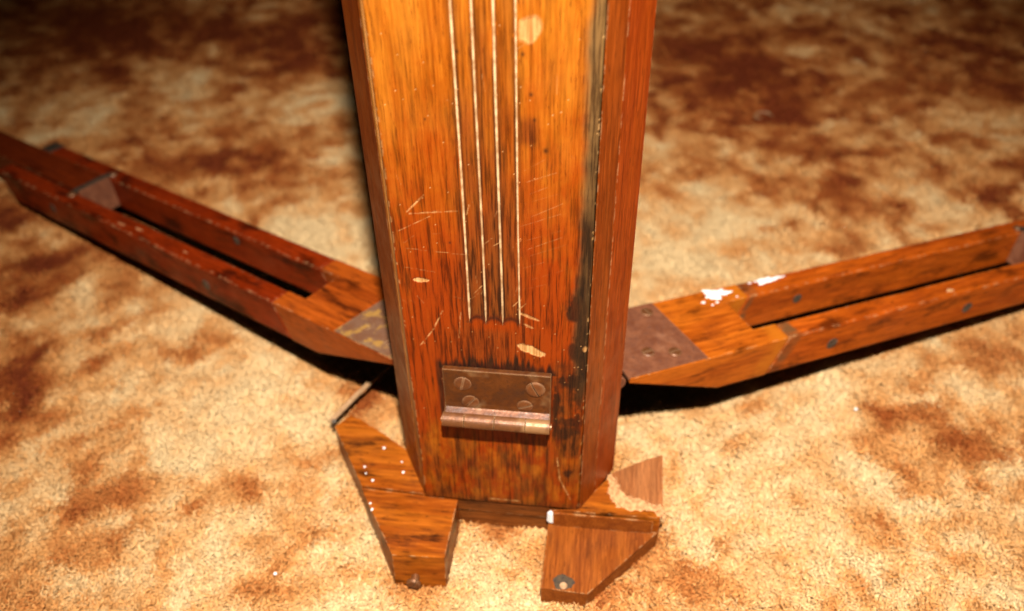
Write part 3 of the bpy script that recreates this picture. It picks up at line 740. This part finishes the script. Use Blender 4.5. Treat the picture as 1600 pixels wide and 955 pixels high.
    if side == 'R':
        for sx, sy in ((62.2, 28.5 - 5), (41.1, -14.2), (58.6, -20), (34, 14)):
            bm = screw_bm(4.4, 0.95, random.uniform(0, 3), 1.2); bmesh.ops.translate(bm, verts=bm.verts, vec=(sx, sy * sg, 0.9)); part('screw', bm, 'screw')
        mesh_obj('paint_splash', splat(122.6, 27.0 * sg, 0.0, 9.0, 5.2, 3, 0.5, 0.55, 48), 'paint', leg)
        mesh_obj('paint_splash', splat(171, 29.0 * sg, 0.0, 11, 2.8, 4, 0.5, 0.45, 48), 'paint', leg)
        for k, (px, py, pr) in enumerate(((108, 21, 1.6), (113, 16.5, 1.0), (136, 19, .8), (118, 18, 1.3), (155, 30, 1.2))):
            mesh_obj('paint_speck', splat(px, py * sg, 0.0, pr, pr * .7, 20 + k, 0.3, 0.4, 16), 'paint', leg)
        mesh_obj('paint_speck', splat(298.7, -27.2 * sg, 0.0, 3.2, 1.8, 12, 0.5, 0.3, 18), 'raw', leg)
    else:
        for sx, sy in ((60, -16), (40, 14), (36, -20)):
            bm = screw_bm(4.4, 0.4, random.uniform(0, 3)); bmesh.ops.translate(bm, verts=bm.verts, vec=(sx, sy * sg, 0.9)); part('screw', bm, lm)
        for k, (px, py, a, b) in enumerate(((330, -24, 5, 1.2), (352, -27, 6, 1.0), (262, -25, 3, .9))):
            mesh_obj('scuff', splat(px, py * sg, 0.0, a, b, 40 + k, 0.2, 0.4, 18), 'rawdull', leg)
    return leg
M['rawdull'] = plain('dull_scuff', (0.40, 0.17, 0.07), (0.28, 0.10, 0.035), 0.6, 300)
build_leg('L'); build_leg('R')

# ================================================================== small things lying on the carpet
def crumb(name, x, y, r, label, mat='paint', seed=1):
    bm = bmesh.new(); bmesh.ops.create_icosphere(bm, subdivisions=2, radius=r)
    q = random.Random(seed)
    for v in bm.verts: v.co *= q.uniform(0.7, 1.25); v.co.z *= 0.6
    o = mesh_obj(name, bm, mat); wx, wy = to_world(x, y)
    o.location = (wx / 1000, wy / 1000, 0.0015); o['label'] = label; o['category'] = 'crumb'
crumb('white_crumb', 250, 133, 1.2, 'tiny white crumb on the carpet below the right leg', seed=1)
crumb('white_crumb', -138.7, -52, 1.1, 'tiny white crumb on the pale carpet near the bottom left foot block', seed=2)
bm = bmesh.new(); prev = None
for i in range(17):
    t = i / 16 * 4.2; q = Vector((12 * math.cos(t) * (1 - .03 * i), 8 * math.sin(t), 2.0 + 1.2 * math.sin(t * 1.7)))
    ring = [bm.verts.new(q + Vector((0.6 * math.cos(a) * math.cos(t), 0.6 * math.cos(a) * math.sin(t), 0.6 * math.sin(a)))) for a in (0, 1.57, 3.14, 4.71)]
    if prev:
        for j in range(4): bm.faces.new((prev[j], prev[(j + 1) % 4], ring[(j + 1) % 4], ring[j]))
    prev = ring
th = mesh_obj('loose_thread', bm, 'fillet'); wx, wy = to_world(225, 594); th.location = (wx / 1000, wy / 1000, 0.001)
th['label'] = 'curled pale thread on the rust-brown carpet right of the column'; th['category'] = 'thread'
